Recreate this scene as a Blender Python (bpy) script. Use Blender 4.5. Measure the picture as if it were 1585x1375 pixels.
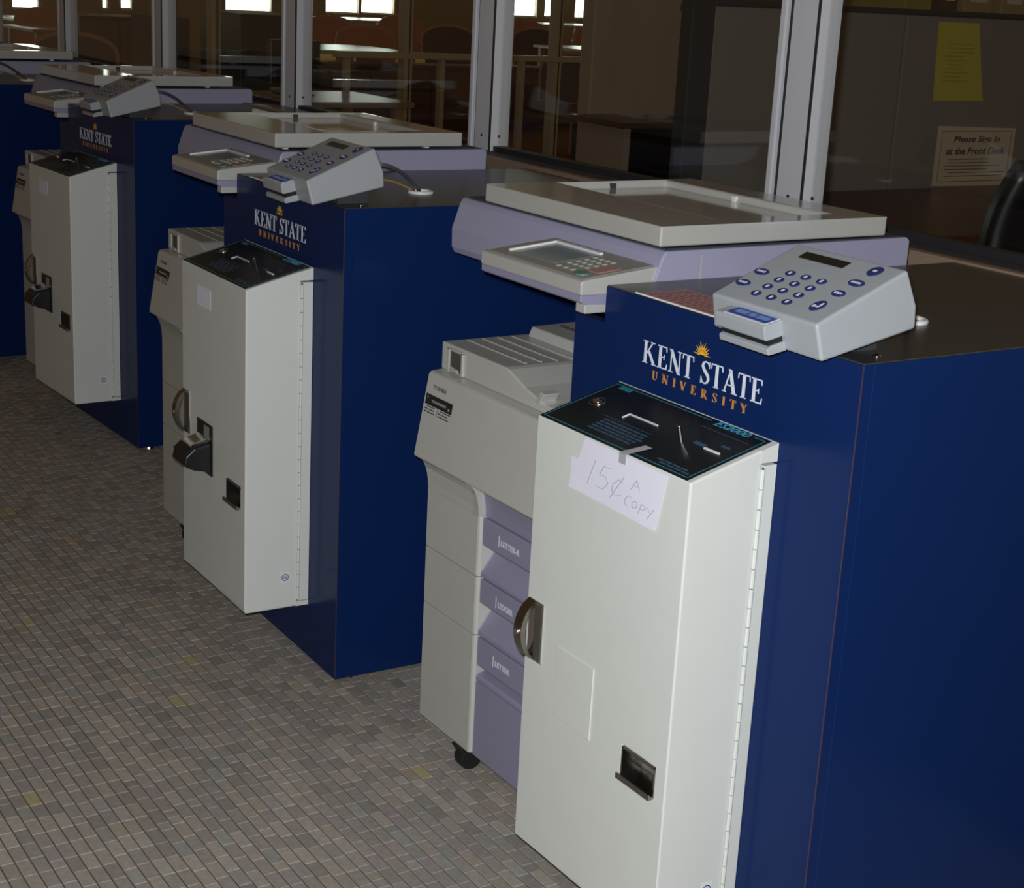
import bpy, bmesh, math, random
from mathutils import Vector, Matrix

random.seed(7)
scene = bpy.context.scene
col = scene.collection
for o in list(bpy.data.objects):
    bpy.data.objects.remove(o, do_unlink=True)

# ------------------------------------------------------------------ camera
CAM = Vector((1.4388, -1.4620, 1.4730))
PITCH, YAW, ROLL, FPX = -0.2787, 0.9952, 0.0523, 2484.75
fw = Vector((-math.sin(YAW) * math.cos(PITCH), math.cos(YAW) * math.cos(PITCH), math.sin(PITCH)))
rt = Vector((math.cos(YAW), math.sin(YAW), 0))
up = rt.cross(fw)
rt2 = rt * math.cos(ROLL) + up * math.sin(ROLL)
up2 = up * math.cos(ROLL) - rt * math.sin(ROLL)
cd = bpy.data.cameras.new('camera')
cam = bpy.data.objects.new('camera', cd)
col.objects.link(cam)
cd.sensor_fit = 'HORIZONTAL'
cd.sensor_width = 36.0
cd.lens = FPX * 36.0 / 1585.0
cd.clip_start, cd.clip_end = 0.02, 120
m3 = Matrix((rt2, up2, -fw)).transposed()
cam.matrix_world = Matrix.Translation(CAM) @ m3.to_4x4()
scene.camera = cam

# ------------------------------------------------------------------ world, flash, exposure
wd = bpy.data.worlds.new('room_ambience')
scene.world = wd
wd.use_nodes = True
wd.node_tree.nodes['Background'].inputs[0].default_value = (1.0, 0.64, 0.34, 1)
wd.node_tree.nodes['Background'].inputs[1].default_value = 0.066

fl = bpy.data.lights.new('camera_flash', 'SPOT')
fl.spot_size = math.radians(100)
fl.spot_blend = 0.35
fl.energy = 240
fl.color = (0.96, 1.0, 1.03)
fl.shadow_soft_size = 0.018
flo = bpy.data.objects.new('camera_flash', fl)
flo.location = CAM + up2 * 0.040 - rt2 * 0.02 + fw * 0.03
flo.rotation_euler = m3.to_euler()
col.objects.link(flo)

vs = scene.view_settings
vs.view_transform = 'Standard'
vs.look = 'None'
vs.exposure = 0.0
vs.gamma = 1.0
vs.use_curve_mapping = False


# ------------------------------------------------------------------ materials
MATS = {}


def mat(name, color, rough=0.5, metal=0.0, spec=0.5, noise=0.0, scale=40.0, bump=0.0, coat=0.0,
        emit=None, estr=0.0, stretch=None):
    if name in MATS:
        return MATS[name]
    m = bpy.data.materials.new(name)
    m.use_nodes = True
    nt = m.node_tree
    b = nt.nodes['Principled BSDF']
    b.inputs['Base Color'].default_value = (*color, 1)
    b.inputs['Roughness'].default_value = rough
    b.inputs['Metallic'].default_value = metal
    b.inputs['Specular IOR Level'].default_value = spec
    b.inputs['Coat Weight'].default_value = coat
    b.inputs['Coat Roughness'].default_value = 0.08
    b.inputs['Coat IOR'].default_value = 1.75 if coat >= 1 else 1.5
    if emit:
        b.inputs['Emission Color'].default_value = (*emit, 1)
        b.inputs['Emission Strength'].default_value = estr
    if noise > 0 or bump > 0:
        tc = nt.nodes.new('ShaderNodeTexCoord')
        mp = nt.nodes.new('ShaderNodeMapping')
        if stretch:
            mp.inputs['Scale'].default_value = stretch
        nz = nt.nodes.new('ShaderNodeTexNoise')
        nz.inputs['Scale'].default_value = scale
        nz.inputs['Detail'].default_value = 4
        nt.links.new(tc.outputs['Object'], mp.inputs['Vector'])
        nt.links.new(mp.outputs['Vector'], nz.inputs['Vector'])
        if noise > 0:
            mr = nt.nodes.new('ShaderNodeMapRange')
            mr.inputs['To Min'].default_value = 1 - noise
            mr.inputs['To Max'].default_value = 1 + noise
            nt.links.new(nz.outputs['Fac'], mr.inputs['Value'])
            mx = nt.nodes.new('ShaderNodeVectorMath')
            mx.operation = 'SCALE'
            mx.inputs[0].default_value = color
            nt.links.new(mr.outputs[0], mx.inputs['Scale'])
            nt.links.new(mx.outputs[0], b.inputs['Base Color'])
        if bump > 0:
            bp = nt.nodes.new('ShaderNodeBump')
            bp.inputs['Strength'].default_value = bump
            bp.inputs['Distance'].default_value = 0.002
            nt.links.new(nz.outputs['Fac'], bp.inputs['Height'])
            nt.links.new(bp.outputs[0], b.inputs['Normal'])
    MATS[name] = m
    return m


BLUE = mat('blue_laminate', (0.0050, 0.019, 0.090), 0.22, spec=0.12, noise=0.06, scale=6)
TOPL = mat('dark_laminate_top', (0.046, 0.044, 0.043), 0.30, noise=0.10, scale=60)
BAND = mat('brown_edge_banding', (0.055, 0.030, 0.045), 0.5, noise=0.1)
PAINT = mat('almond_paint', (0.66, 0.675, 0.635), 0.42, noise=0.03, scale=14, bump=0.03)
BEIGE = mat('copier_beige', (0.50, 0.495, 0.46), 0.45, noise=0.03, scale=30, bump=0.02, coat=0.5)
LIDM = mat('copier_lid_beige', (0.47, 0.465, 0.435), 0.36, noise=0.03, scale=30, coat=1.0)
LAV = mat('copier_lavender', (0.275, 0.265, 0.375), 0.42, noise=0.03, scale=30, bump=0.02)
RGREY = mat('reader_grey', (0.335, 0.355, 0.375), 0.45, noise=0.03, scale=60, bump=0.04)
WHITE = mat('white_plastic', (0.75, 0.75, 0.73), 0.4, noise=0.02)
NAVY = mat('navy_rubber', (0.02, 0.03, 0.13), 0.35, noise=0.05)
LEG = mat('button_print', (0.72, 0.75, 0.85), 0.5, noise=0.02)
BLACK = mat('black_plastic', (0.012, 0.012, 0.013), 0.35, noise=0.1)
FACE = mat('black_faceplate', (0.008, 0.010, 0.010), 0.32, spec=0.3, noise=0.1)
TEAL = mat('teal_print', (0.03, 0.20, 0.26), 0.4, noise=0.05)
CYAN = mat('cyan_print', (0.05, 0.34, 0.55), 0.4, noise=0.05)
DULLP = mat('dull_blue_print', (0.035, 0.085, 0.14), 0.4, noise=0.05)
CHROME = mat('chrome', (0.70, 0.69, 0.66), 0.14, metal=1.0, noise=0.03, scale=30)
DCHROME = mat('worn_chrome', (0.34, 0.32, 0.29), 0.25, metal=1.0, noise=0.15, scale=90, bump=0.2)
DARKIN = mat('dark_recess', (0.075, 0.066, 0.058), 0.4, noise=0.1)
LCD = mat('dark_display', (0.012, 0.014, 0.010), 0.18, noise=0.05)
SCREEN = mat('grey_touch_screen', (0.20, 0.24, 0.24), 0.2, noise=0.08, scale=20)
STOPRED = mat('salmon_keypad', (0.42, 0.22, 0.20), 0.5, noise=0.05)
STARTG = mat('green_start_key', (0.10, 0.20, 0.17), 0.4, noise=0.05)
KEYC = mat('key_beige', (0.27, 0.28, 0.25), 0.45, noise=0.05)
PANELT = mat('panel_overlay', (0.30, 0.28, 0.24), 0.45, noise=0.05)
LABELB = mat('label_blue', (0.02, 0.06, 0.30), 0.35, noise=0.03)
LABELP = mat('label_pale_blue_print', (0.16, 0.27, 0.58), 0.4, noise=0.03)
LETTW = mat('white_lettering', (0.74, 0.78, 0.86), 0.45, noise=0.01)
LETTO = mat('orange_lettering', (0.60, 0.26, 0.05), 0.45, noise=0.03)
SUNG = mat('gold_sun', (0.85, 0.48, 0.03), 0.45, noise=0.03)
PAPER = mat('white_paper', (0.76, 0.75, 0.86), 0.8, noise=0.02, scale=12, bump=0.05)
INK = mat('pencil_grey', (0.46, 0.45, 0.54), 0.8, noise=0.05)
TAPE = mat('clear_tape', (0.40, 0.38, 0.42), 0.15, noise=0.03)
DINK = mat('dark_ink', (0.04, 0.04, 0.04), 0.6, noise=0.05)
SALMON = mat('salmon_card', (0.40, 0.22, 0.21), 0.5, noise=0.05)
REDINK = mat('red_ink', (0.30, 0.11, 0.10), 0.6, noise=0.05)
RUBBER = mat('black_rubber', (0.010, 0.010, 0.010), 0.6, noise=0.1)
GREYC = mat('grey_cord', (0.11, 0.11, 0.13), 0.5, noise=0.05)
YELC = mat('yellow_cord', (0.45, 0.30, 0.08), 0.5, noise=0.05)
ALU = mat('anodised_aluminium', (0.62, 0.62, 0.66), 0.42, metal=0.0, noise=0.05, scale=20, stretch=(1, 1, .05))
GASKET = mat('black_gasket', (0.02, 0.02, 0.024), 0.5, noise=0.1)
OAK = mat('light_wood_trim', (0.23, 0.16, 0.115), 0.45, noise=0.18, scale=30, stretch=(.08, 1, 1))
CHERRY = mat('cherry_wood', (0.10, 0.035, 0.022), 0.30, noise=0.25, scale=25, stretch=(1, .1, 1))
BRASS = mat('bronze_frame', (0.50, 0.42, 0.25), 0.40, metal=0.0, noise=0.1, scale=20)
FABRIC = mat('taupe_panel_fabric', (0.235, 0.205, 0.182), 0.95, noise=0.18, scale=350, bump=0.3)
DKTRIM = mat('dark_panel_trim', (0.035, 0.038, 0.045), 0.6, noise=0.1)
WALNUT = mat('brown_wall_panel', (0.42, 0.32, 0.235), 0.55, noise=0.12, scale=9, stretch=(1, 1, .15))
CARPET = mat('mustard_carpet', (0.24, 0.135, 0.035), 0.95, spec=0.0, noise=0.25, scale=200, bump=0.4)
WALLF = mat('tan_wall', (0.30, 0.25, 0.17), 0.8, noise=0.06, scale=3)
YPAPER = mat('yellow_paper', (0.52, 0.47, 0.07), 0.8, noise=0.03)
YINK = mat('olive_ink', (0.38, 0.34, 0.055), 0.8, noise=0.05)
CREAM = mat('cream_paper', (0.60, 0.49, 0.35), 0.8, noise=0.03)
BINK = mat('brown_ink', (0.22, 0.15, 0.10), 0.8, noise=0.05)
UPHOL = mat('dark_upholstery', (0.10, 0.07, 0.07), 0.9, noise=0.2, scale=120)
REDUP = mat('russet_upholstery', (0.62, 0.24, 0.15), 0.9, noise=0.2, scale=120)
CHAIRW = mat('chair_wood', (0.50, 0.26, 0.13), 0.4, noise=0.2, scale=20)
TABW = mat('pale_table_top', (0.62, 0.58, 0.52), 0.25, noise=0.05)
TABO = mat('oak_table_top', (0.36, 0.25, 0.15), 0.30, noise=0.15, scale=12, stretch=(.1, 1, 1))
DARKF = mat('dark_cabinet', (0.018, 0.020, 0.018), 0.5, noise=0.15)
LOWW = mat('dark_wainscot', (0.030, 0.026, 0.024), 0.6, noise=0.1)
GROUT = mat('dark_grout', (0.085, 0.070, 0.058), 0.9, noise=0.25, scale=60)
BOOK1 = mat('tan_box', (0.36, 0.26, 0.12), 0.7, noise=0.1)
BOOK2 = mat('olive_box', (0.30, 0.24, 0.06), 0.7, noise=0.1)
BOOK3 = mat('brown_book', (0.12, 0.06, 0.035), 0.7, noise=0.1)


def glass_mat():
    m = bpy.data.materials.new('clear_glass')
    m.use_nodes = True
    nt = m.node_tree
    nt.nodes.clear()
    out = nt.nodes.new('ShaderNodeOutputMaterial')
    tr = nt.nodes.new('ShaderNodeBsdfTransparent')
    tr.inputs[0].default_value = (0.965, 0.97, 0.96, 1)
    gl = nt.nodes.new('ShaderNodeBsdfGlossy')
    gl.inputs['Roughness'].default_value = 0.02
    fr = nt.nodes.new('ShaderNodeFresnel')
    fr.inputs['IOR'].default_value = 1.45
    mx = nt.nodes.new('ShaderNodeMixShader')
    ge = nt.nodes.new('ShaderNodeNewGeometry')
    ir = nt.nodes.new('ShaderNodeMapRange')          # same reflectance on the inner face of the pane
    ir.inputs['To Min'].default_value = 1.45
    ir.inputs['To Max'].default_value = 1 / 1.45
    nt.links.new(ge.outputs['Backfacing'], ir.inputs['Value'])
    nt.links.new(ir.outputs[0], fr.inputs['IOR'])
    nt.links.new(fr.outputs[0], mx.inputs[0])
    nt.links.new(tr.outputs[0], mx.inputs[1])
    nt.links.new(gl.outputs[0], mx.inputs[2])
    nt.links.new(mx.outputs[0], out.inputs[0])
    return m


def daylight_mat():
    m = bpy.data.materials.new('daylight_pane')
    m.use_nodes = True
    nt = m.node_tree
    nt.nodes.clear()
    out = nt.nodes.new('ShaderNodeOutputMaterial')
    em = nt.nodes.new('ShaderNodeEmission')
    tc = nt.nodes.new('ShaderNodeTexCoord')
    nz = nt.nodes.new('ShaderNodeTexNoise')
    nz.inputs['Scale'].default_value = 1.6
    nz.inputs['Detail'].default_value = 6
    cr = nt.nodes.new('ShaderNodeValToRGB')
    cr.color_ramp.elements[0].position = 0.40
    cr.color_ramp.elements[0].color = (0.50, 0.66, 0.52, 1)
    cr.color_ramp.elements[1].position = 0.55
    cr.color_ramp.elements[1].color = (0.93, 1.0, 0.96, 1)
    em.inputs['Strength'].default_value = 7.0
    nt.links.new(tc.outputs['Object'], nz.inputs['Vector'])
    nt.links.new(nz.outputs['Fac'], cr.inputs[0])
    nt.links.new(cr.outputs[0], em.inputs[0])
    nt.links.new(em.outputs[0], out.inputs[0])
    return m


def tile_mat():
    m = bpy.data.materials.new('floor_tile')
    m.use_nodes = True
    nt = m.node_tree
    b = nt.nodes['Principled BSDF']
    at = nt.nodes.new('ShaderNodeAttribute')
    at.attribute_name = 'tint'
    tc = nt.nodes.new('ShaderNodeNewGeometry')
    nz = nt.nodes.new('ShaderNodeTexNoise')
    nz.inputs['Scale'].default_value = 90
    nz.inputs['Detail'].default_value = 5
    mr = nt.nodes.new('ShaderNodeMapRange')
    mr.inputs['To Min'].default_value = 0.72
    mr.inputs['To Max'].default_value = 1.28
    big = nt.nodes.new('ShaderNodeTexNoise')
    big.inputs['Scale'].default_value = 2.2
    mr2 = nt.nodes.new('ShaderNodeMapRange')
    mr2.inputs['To Min'].default_value = 1.30
    mr2.inputs['To Max'].default_value = 1.72
    mu = nt.nodes.new('ShaderNodeMath')
    mu.operation = 'MULTIPLY'
    sc = nt.nodes.new('ShaderNodeVectorMath')
    sc.operation = 'SCALE'
    nt.links.new(tc.outputs['Position'], nz.inputs['Vector'])
    nt.links.new(tc.outputs['Position'], big.inputs['Vector'])
    nt.links.new(nz.outputs['Fac'], mr.inputs['Value'])
    nt.links.new(big.outputs['Fac'], mr2.inputs['Value'])
    nt.links.new(mr.outputs[0], mu.inputs[0])
    nt.links.new(mr2.outputs[0], mu.inputs[1])
    nt.links.new(at.outputs['Color'], sc.inputs[0])
    nt.links.new(mu.outputs[0], sc.inputs['Scale'])
    nt.links.new(sc.outputs[0], b.inputs['Base Color'])
    b.inputs['Roughness'].default_value = 0.55
    b.inputs['Specular IOR Level'].default_value = 0.35
    bp = nt.nodes.new('ShaderNodeBump')
    bp.inputs['Strength'].default_value = 0.15
    bp.inputs['Distance'].default_value = 0.001
    nt.links.new(nz.outputs['Fac'], bp.inputs['Height'])
    nt.links.new(bp.outputs[0], b.inputs['Normal'])
    return m


GLASS, DAY, TILE = glass_mat(), daylight_mat(), tile_mat()


# ------------------------------------------------------------------ geometry helpers
class G:
    """collects faces; build() makes one mesh object"""

    def __init__(self):
        self.v, self.f, self.fm = [], [], []

    def add(self, vs_, fs, T=None):
        n = len(self.v)
        self.v += [tuple(T(p)) if T else tuple(p) for p in vs_]
        self.f += [tuple(i + n for i in f) for f in fs]
        return self

    def box(self, x0, x1, y0, y1, z0, z1, T=None):
        return self.add([(x0, y0, z0), (x1, y0, z0), (x1, y1, z0), (x0, y1, z0), (x0, y0, z1), (x1, y0, z1), (x1, y1, z1), (x0, y1, z1)],
                        [(0, 3, 2, 1), (4, 5, 6, 7), (0, 1, 5, 4), (1, 2, 6, 5), (2, 3, 7, 6), (3, 0, 4, 7)], T)

    def prism(self, poly, axis, a, b, T=None):
        def mk(p, t):
            if axis == 'x': return (t, p[0], p[1])
            if axis == 'y': return (p[0], t, p[1])
            return (p[0], p[1], t)
        n = len(poly)
        vs_ = [mk(p, a) for p in poly] + [mk(p, b) for p in poly]
        fs = [tuple(range(n - 1, -1, -1)), tuple(range(n, 2 * n))]
        fs += [(i, (i + 1) % n, n + (i + 1) % n, n + i) for i in range(n)]
        return self.add(vs_, fs, T)

    def cyl(self, c, axis, r, h, n=16, r2=None, T=None):
        r2 = r if r2 is None else r2
        ax = {'x': Vector((1, 0, 0)), 'y': Vector((0, 1, 0)), 'z': Vector((0, 0, 1))}[axis] if isinstance(axis, str) else Vector(axis).normalized()
        u = ax.orthogonal().normalized()
        w = ax.cross(u)
        c = Vector(c)
        vs_ = []
        for k, rr in ((0, r), (h, r2)):
            for i in range(n):
                a = 2 * math.pi * i / n
                vs_.append(c + ax * k + u * (math.cos(a) * rr) + w * (math.sin(a) * rr))
        fs = [tuple(range(n - 1, -1, -1)), tuple(range(n, 2 * n))] + [(i, (i + 1) % n, n + (i + 1) % n, n + i) for i in range(n)]
        return self.add(vs_, fs, T)

    def dome(self, c, r, h, n=14, rings=4, T=None):
        vs_, fs = [], []
        for k in range(rings):
            a = k / rings * math.pi / 2
            for i in range(n):
                t = 2 * math.pi * i / n
                vs_.append((c[0] + r * math.cos(a) * math.cos(t), c[1] + r * math.cos(a) * math.sin(t), c[2] + h * math.sin(a)))
        vs_.append((c[0], c[1], c[2] + h))
        for k in range(rings - 1):
            fs += [(k * n + i, k * n + (i + 1) % n, (k + 1) * n + (i + 1) % n, (k + 1) * n + i) for i in range(n)]
        fs += [((rings - 1) * n + i, (rings - 1) * n + (i + 1) % n, rings * n) for i in range(n)]
        fs.append(tuple(range(n - 1, -1, -1)))
        return self.add(vs_, fs, T)

    def tube(self, pts, r, n=8, T=None):
        pts = [Vector(p) for p in pts]
        vs_, fs = [], []
        for i, p in enumerate(pts):
            d = (pts[min(i + 1, len(pts) - 1)] - pts[max(i - 1, 0)]).normalized()
            u = d.cross(Vector((0.3, 0.2, 1))).normalized()
            w = d.cross(u)
            rr = r[i] if isinstance(r, (list, tuple)) else r
            vs_ += [p + u * (math.cos(2 * math.pi * k / n) * rr) + w * (math.sin(2 * math.pi * k / n) * rr) for k in range(n)]
        for i in range(len(pts) - 1):
            fs += [(i * n + k, i * n + (k + 1) % n, (i + 1) * n + (k + 1) % n, (i + 1) * n + k) for k in range(n)]
        fs.append(tuple(range(n - 1, -1, -1)))
        fs.append(tuple((len(pts) - 1) * n + k for k in range(n)))
        return self.add(vs_, fs, T)

    def torus(self, c, R, r, n=24, m=8, T=None):
        vs_, fs = [], []
        for i in range(n):
            a = 2 * math.pi * i / n
            for k in range(m):
                b = 2 * math.pi * k / m
                vs_.append((c[0] + (R + r * math.cos(b)) * math.cos(a), c[1] + (R + r * math.cos(b)) * math.sin(a), c[2] + r * math.sin(b)))
        for i in range(n):
            for k in range(m):
                fs.append((i * m + k, ((i + 1) % n) * m + k, ((i + 1) % n) * m + (k + 1) % m, i * m + (k + 1) % m))
        return self.add(vs_, fs, T)

    def stroke(self, pts, w, T, h=0.0004):
        """flat pen stroke in a local (a, b) plane, T maps (a, b, h) to space"""
        for i in range(len(pts) - 1):
            a, b = Vector(pts[i]), Vector(pts[i + 1])
            w0 = w[i] if isinstance(w, list) else w
            w1 = w[i + 1] if isinstance(w, list) else w
            d = (b - a).normalized()
            n_ = Vector((-d.y, d.x))
            self.prism([tuple(a - n_ * w0 / 2), tuple(b - n_ * w1 / 2), tuple(b + n_ * w1 / 2), tuple(a + n_ * w0 / 2)], 'z', 0, h, T)
        return self


def build(name, g, material, parent=None, base=None, bevel=0.0, seg=2, smooth=False):
    me = bpy.data.meshes.new(name)
    b = Vector(base) if base is not None else (Vector(parent['_base']) if parent is not None and '_base' in parent else Vector((0, 0, 0)))
    me.from_pydata([tuple(Vector(v) - b) for v in g.v], [], g.f)
    bm = bmesh.new()
    bm.from_mesh(me)
    bmesh.ops.recalc_face_normals(bm, faces=bm.faces)
    bm.to_mesh(me)
    bm.free()
    me.materials.append(material)
    o = bpy.data.objects.new(name, me)
    col.objects.link(o)
    if parent is not None:
        o.parent = parent
        if '_base' in parent:
            pass
    if smooth:
        for pl in me.polygons:
            pl.use_smooth = True
    if bevel > 0:
        md = o.modifiers.new('bevel', 'BEVEL')
        md.width = bevel
        md.segments = seg
        md.limit_method = 'ANGLE'
        md.angle_limit = math.radians(32)
        md.harden_normals = False
    return o


def sub(name, g, material, parent, root, bevel=0.0, seg=2, smooth=False):
    """a sub-part: child of a part, same local frame as the thing"""
    o = build(name, g, material, None, root['_base'], bevel, seg, smooth)
    o.parent = parent
    return o


def thing(name, base, label=None, cat=None, group=None, kind=None):
    o = bpy.data.objects.new(name, None)
    o.empty_display_size = 0.05
    o.location = base
    o['_base'] = tuple(base)
    if label: o['label'] = label
    if cat: o['category'] = cat
    if group: o['group'] = group
    if kind: o['kind'] = kind
    col.objects.link(o)
    return o


def tag(o, label=None, cat=None, group=None, kind=None):
    if label: o['label'] = label
    if cat: o['category'] = cat
    if group: o['group'] = group
    if kind: o['kind'] = kind
    return o


def kids(o):
    return [c for c in bpy.data.objects if c.parent == o]


def copy_tree(o, parent=None, skip=()):
    c = o.copy()
    col.objects.link(c)
    c.parent = parent
    for ch in kids(o):
        if ch.name.split('.')[0] not in skip:
            copy_tree(ch, c)
    return c


def text_mesh(s, size, shear=0.0, bold=0.0, spacing=1.0):
    cu = bpy.data.curves.new('t', 'FONT')
    cu.body = s
    cu.size = size
    cu.shear = shear
    cu.offset = bold
    cu.space_character = spacing
    cu.align_x = 'LEFT'
    cu.extrude = 0.0002
    cu.resolution_u = 3
    o = bpy.data.objects.new('t', cu)
    col.objects.link(o)
    dg = bpy.context.evaluated_depsgraph_get()
    me = bpy.data.meshes.new_from_object(o.evaluated_get(dg))
    vs_ = [tuple(v.co) for v in me.vertices]
    fs = [tuple(p.vertices) for p in me.polygons]
    bpy.data.objects.remove(o, do_unlink=True)
    bpy.data.meshes.remove(me)
    return vs_, fs


def add_text(g, s, width, T, height=None, shear=0.0, bold=0.0, spacing=1.0):
    vs_, fs = text_mesh(s, 1.0, shear, bold, spacing)
    x0 = min(v[0] for v in vs_); x1 = max(v[0] for v in vs_)
    y0 = min(v[1] for v in vs_); y1 = max(v[1] for v in vs_)
    kx = width / (x1 - x0)
    ky = height / (y1 - y0) if height else kx
    g.add([((v[0] - x0) * kx, (v[1] - y0) * ky, v[2] + 0.0003) for v in vs_], fs, T)
    return g


# serif capitals, cap height 1
def serif(ch, st=0.15, th=0.055):
    P = []                                   # list of convex polygons
    R = lambda x0, y0, x1, y1: P.append([(x0, y0), (x1, y0), (x1, y1), (x0, y1)])
    D = lambda a, b, w: P.append([(a[0] - w / 2, a[1]), (a[0] + w / 2, a[1]), (b[0] + w / 2, b[1]), (b[0] - w / 2, b[1])])
    ft = lambda x, y, w=0.30: R(x - w / 2, y, x + w / 2, y + 0.045)
    if ch == 'K':
        R(.12, 0, .12 + st, 1); ft(.195, 0); ft(.195, .955)
        D((.27, .42), (.64, .98), th * 1.4); D((.76, .02), (.40, .58), st * 1.05)
        ft(.64, .955, .26); ft(.76, 0, .30); w = .92
    elif ch == 'E':
        R(.12, 0, .12 + st, 1); R(.04, 0, .60, th); R(.04, 1 - th, .58, 1); R(.2, .49, .45, .49 + th)
        P.append([(.55, 0), (.63, 0), (.66, .25), (.62, .25)]); P.append([(.54, 1), (.60, 1), (.62, .78), (.58, .78)])
        R(.42, .40, .46, .62); w = .72
    elif ch == 'N':
        R(.12, 0, .12 + th, 1); ft(.145, 0, .26); P.append([(.02, 1), (.12, .95), (.20, .95), (.20, 1)])
        D((.66, -.02), (.12, 1), st * 1.15); R(.64, 0, .64 + th, 1); ft(.67, .955, .26); w = .82
    elif ch == 'T':
        R(.27, 0, .27 + st, 1); ft(.345, 0); R(.02, 1 - th, .67, 1)
        P.append([(.02, 1), (.07, 1), (.04, .76), (.0, .76)]); P.append([(.62, 1), (.67, 1), (.69, .76), (.65, .76)]); w = .70
    elif ch == 'A':
        D((.10, .02), (.40, 1), th * 1.2); D((.66, .02), (.36, 1), st * 1.1); R(.20, .30, .56, .30 + th)
        ft(.10, 0, .24); ft(.67, 0, .32); w = .80
    elif ch == 'I':
        R(.12, 0, .12 + st, 1); ft(.195, 0); ft(.195, .955); w = .40
    elif ch == 'V':
        D((.38, 0), (.12, .98), st * 1.1); D((.38, 0), (.66, .98), th * 1.3); ft(.12, .955, .30); ft(.66, .955, .24); w = .78
    elif ch == 'Y':
        R(.28, 0, .28 + st, .48); D((.355, .42), (.10, .98), st * 1.05); D((.37, .42), (.62, .98), th * 1.4)
        ft(.355, 0); ft(.10, .955, .28); ft(.63, .955, .24); w = .74
    elif ch == 'U':
        R(.12, .2, .12 + st, 1); R(.60, .2, .60 + th, 1); ft(.195, .955); ft(.63, .955, .24)
        pts = [(.195, .24), (.23, .10), (.33, .035), (.45, .035), (.56, .10), (.625, .26)]
        ws = [st, st * .9, .09, .08, .07, th]
        P += ribbon(pts, ws); w = .78
    elif ch == 'R':
        R(.12, 0, .12 + st, 1); ft(.195, 0); R(.04, 1 - .045, .3, 1)
        pts = [(.22, .975), (.40, .97), (.52, .88), (.55, .76), (.52, .63), (.40, .53), (.24, .51)]
        P += ribbon(pts, [.05, .06, .12, st, .12, .06, .05]); D((.66, .02), (.36, .52), st * 1.05); ft(.70, 0, .22); w = .84
    elif ch == 'S':
        pts = [(.52, .80), (.44, .93), (.31, .97), (.17, .90), (.13, .76), (.21, .62), (.34, .50), (.46, .38), (.50, .24), (.43, .09), (.28, .03), (.15, .07), (.07, .24)]
        P += ribbon(pts, [.05, .06, .06, .10, .14, .15, .16, .15, .14, .09, .06, .06, .05])
        P.append([(.50, .72), (.54, .72), (.54, .99), (.51, .99)]); P.append([(.05, .0), (.08, .0), (.09, .30), (.05, .30)]); w = .60
    else:
        w = .35
    return P, w


def ribbon(pts, ws):
    L, Rr = [], []
    for i in range(len(pts)):
        a = Vector(pts[max(i - 1, 0)]); b = Vector(pts[min(i + 1, len(pts) - 1)])
        d = (b - a).normalized()
        n = Vector((-d.y, d.x)) * ws[i] / 2
        c = Vector(pts[i])
        L.append(tuple(c + n)); Rr.append(tuple(c - n))
    return [[Rr[i], Rr[i + 1], L[i + 1], L[i]] for i in range(len(pts) - 1)]


def serif_text(s, width, height, T, gap=0.0, st=0.15, h=0.0005):
    g = G()
    x, polys = 0.0, []
    for ch in s:
        P, w = serif(ch, st)
        polys += [[(px + x, py) for px, py in q] for q in P]
        x += w + gap
    x -= gap
    k = width / x
    for q in polys:
        g.prism([(a * k, b * height) for a, b in q], 'z', 0, h, T)
    return g


H = 1.03            # cabinet top
W1, W2, STEP = 0.567, 0.6467, 0.060
BX0, BX1, ZB, ZF, ZK, D = -0.5146, -0.1422, 0.1378, 0.8474, 0.8877, 0.1498
UNITS = [(0, 0, 0), (-1.4214, -0.0293, -0.0177), (-3.2436, 0.1811, 0.0364), (-4.60, 0.05, 0.03)]


def place(o, u):
    x, y, a = u
    b = o['_base']
    c, s = math.cos(a), math.sin(a)
    o.location = (x + c * b[0] - s * b[1], y + s * b[0] + c * b[1], b[2])
    o.rotation_euler = (0, 0, a)


# ================================================================== SETTING
# ---- aisle floor with mosaic tiles
FX0, FX1, FY0, FY1 = -7.6, 1.9, -2.4, 0.80
floor = build('floor', G().box(FX0, FX1, FY0, FY1, -0.06, -0.0022), GROUT)
tag(floor, 'brown mosaic tile floor of the aisle in front of the copiers', kind='structure')

PAL = [((0.248, 0.218, 0.188), 10), ((0.222, 0.195, 0.170), 9), ((0.272, 0.240, 0.205), 7), ((0.225, 0.194, 0.184), 6),
       ((0.215, 0.203, 0.182), 5), ((0.255, 0.219, 0.182), 6), ((0.198, 0.174, 0.154), 4), ((0.236, 0.226, 0.205), 4), ((0.280, 0.240, 0.135), 0.25)]
TL, TW = 0.0508, 0.0254
GAPX, GAPY = 0.0016, 0.0022


def tile_geo(l, w, ch=0.0008):
    a, b = l / 2, w / 2
    vs_ = [(-a, -b, -0.0022), (a, -b, -0.0022), (a, b, -0.0022), (-a, b, -0.0022),
           (-a, -b, -ch), (a, -b, -ch), (a, b, -ch), (-a, b, -ch),
           (-a + ch, -b + ch, 0), (a - ch, -b + ch, 0), (a - ch, b - ch, 0), (-a + ch, b - ch, 0)]
    fs = [(8, 9, 10, 11)]
    for i in range(4):
        j = (i + 1) % 4
        fs += [(i, j, 4 + j, 4 + i), (4 + i, 4 + j, 8 + j, 8 + i)]
    return vs_, fs


def pix(q):
    v = Vector(q) - CAM
    z = v.dot(fw)
    return 792.5 + FPX * v.dot(rt2) / z, 687.5 - FPX * v.dot(up2) / z, z


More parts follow.
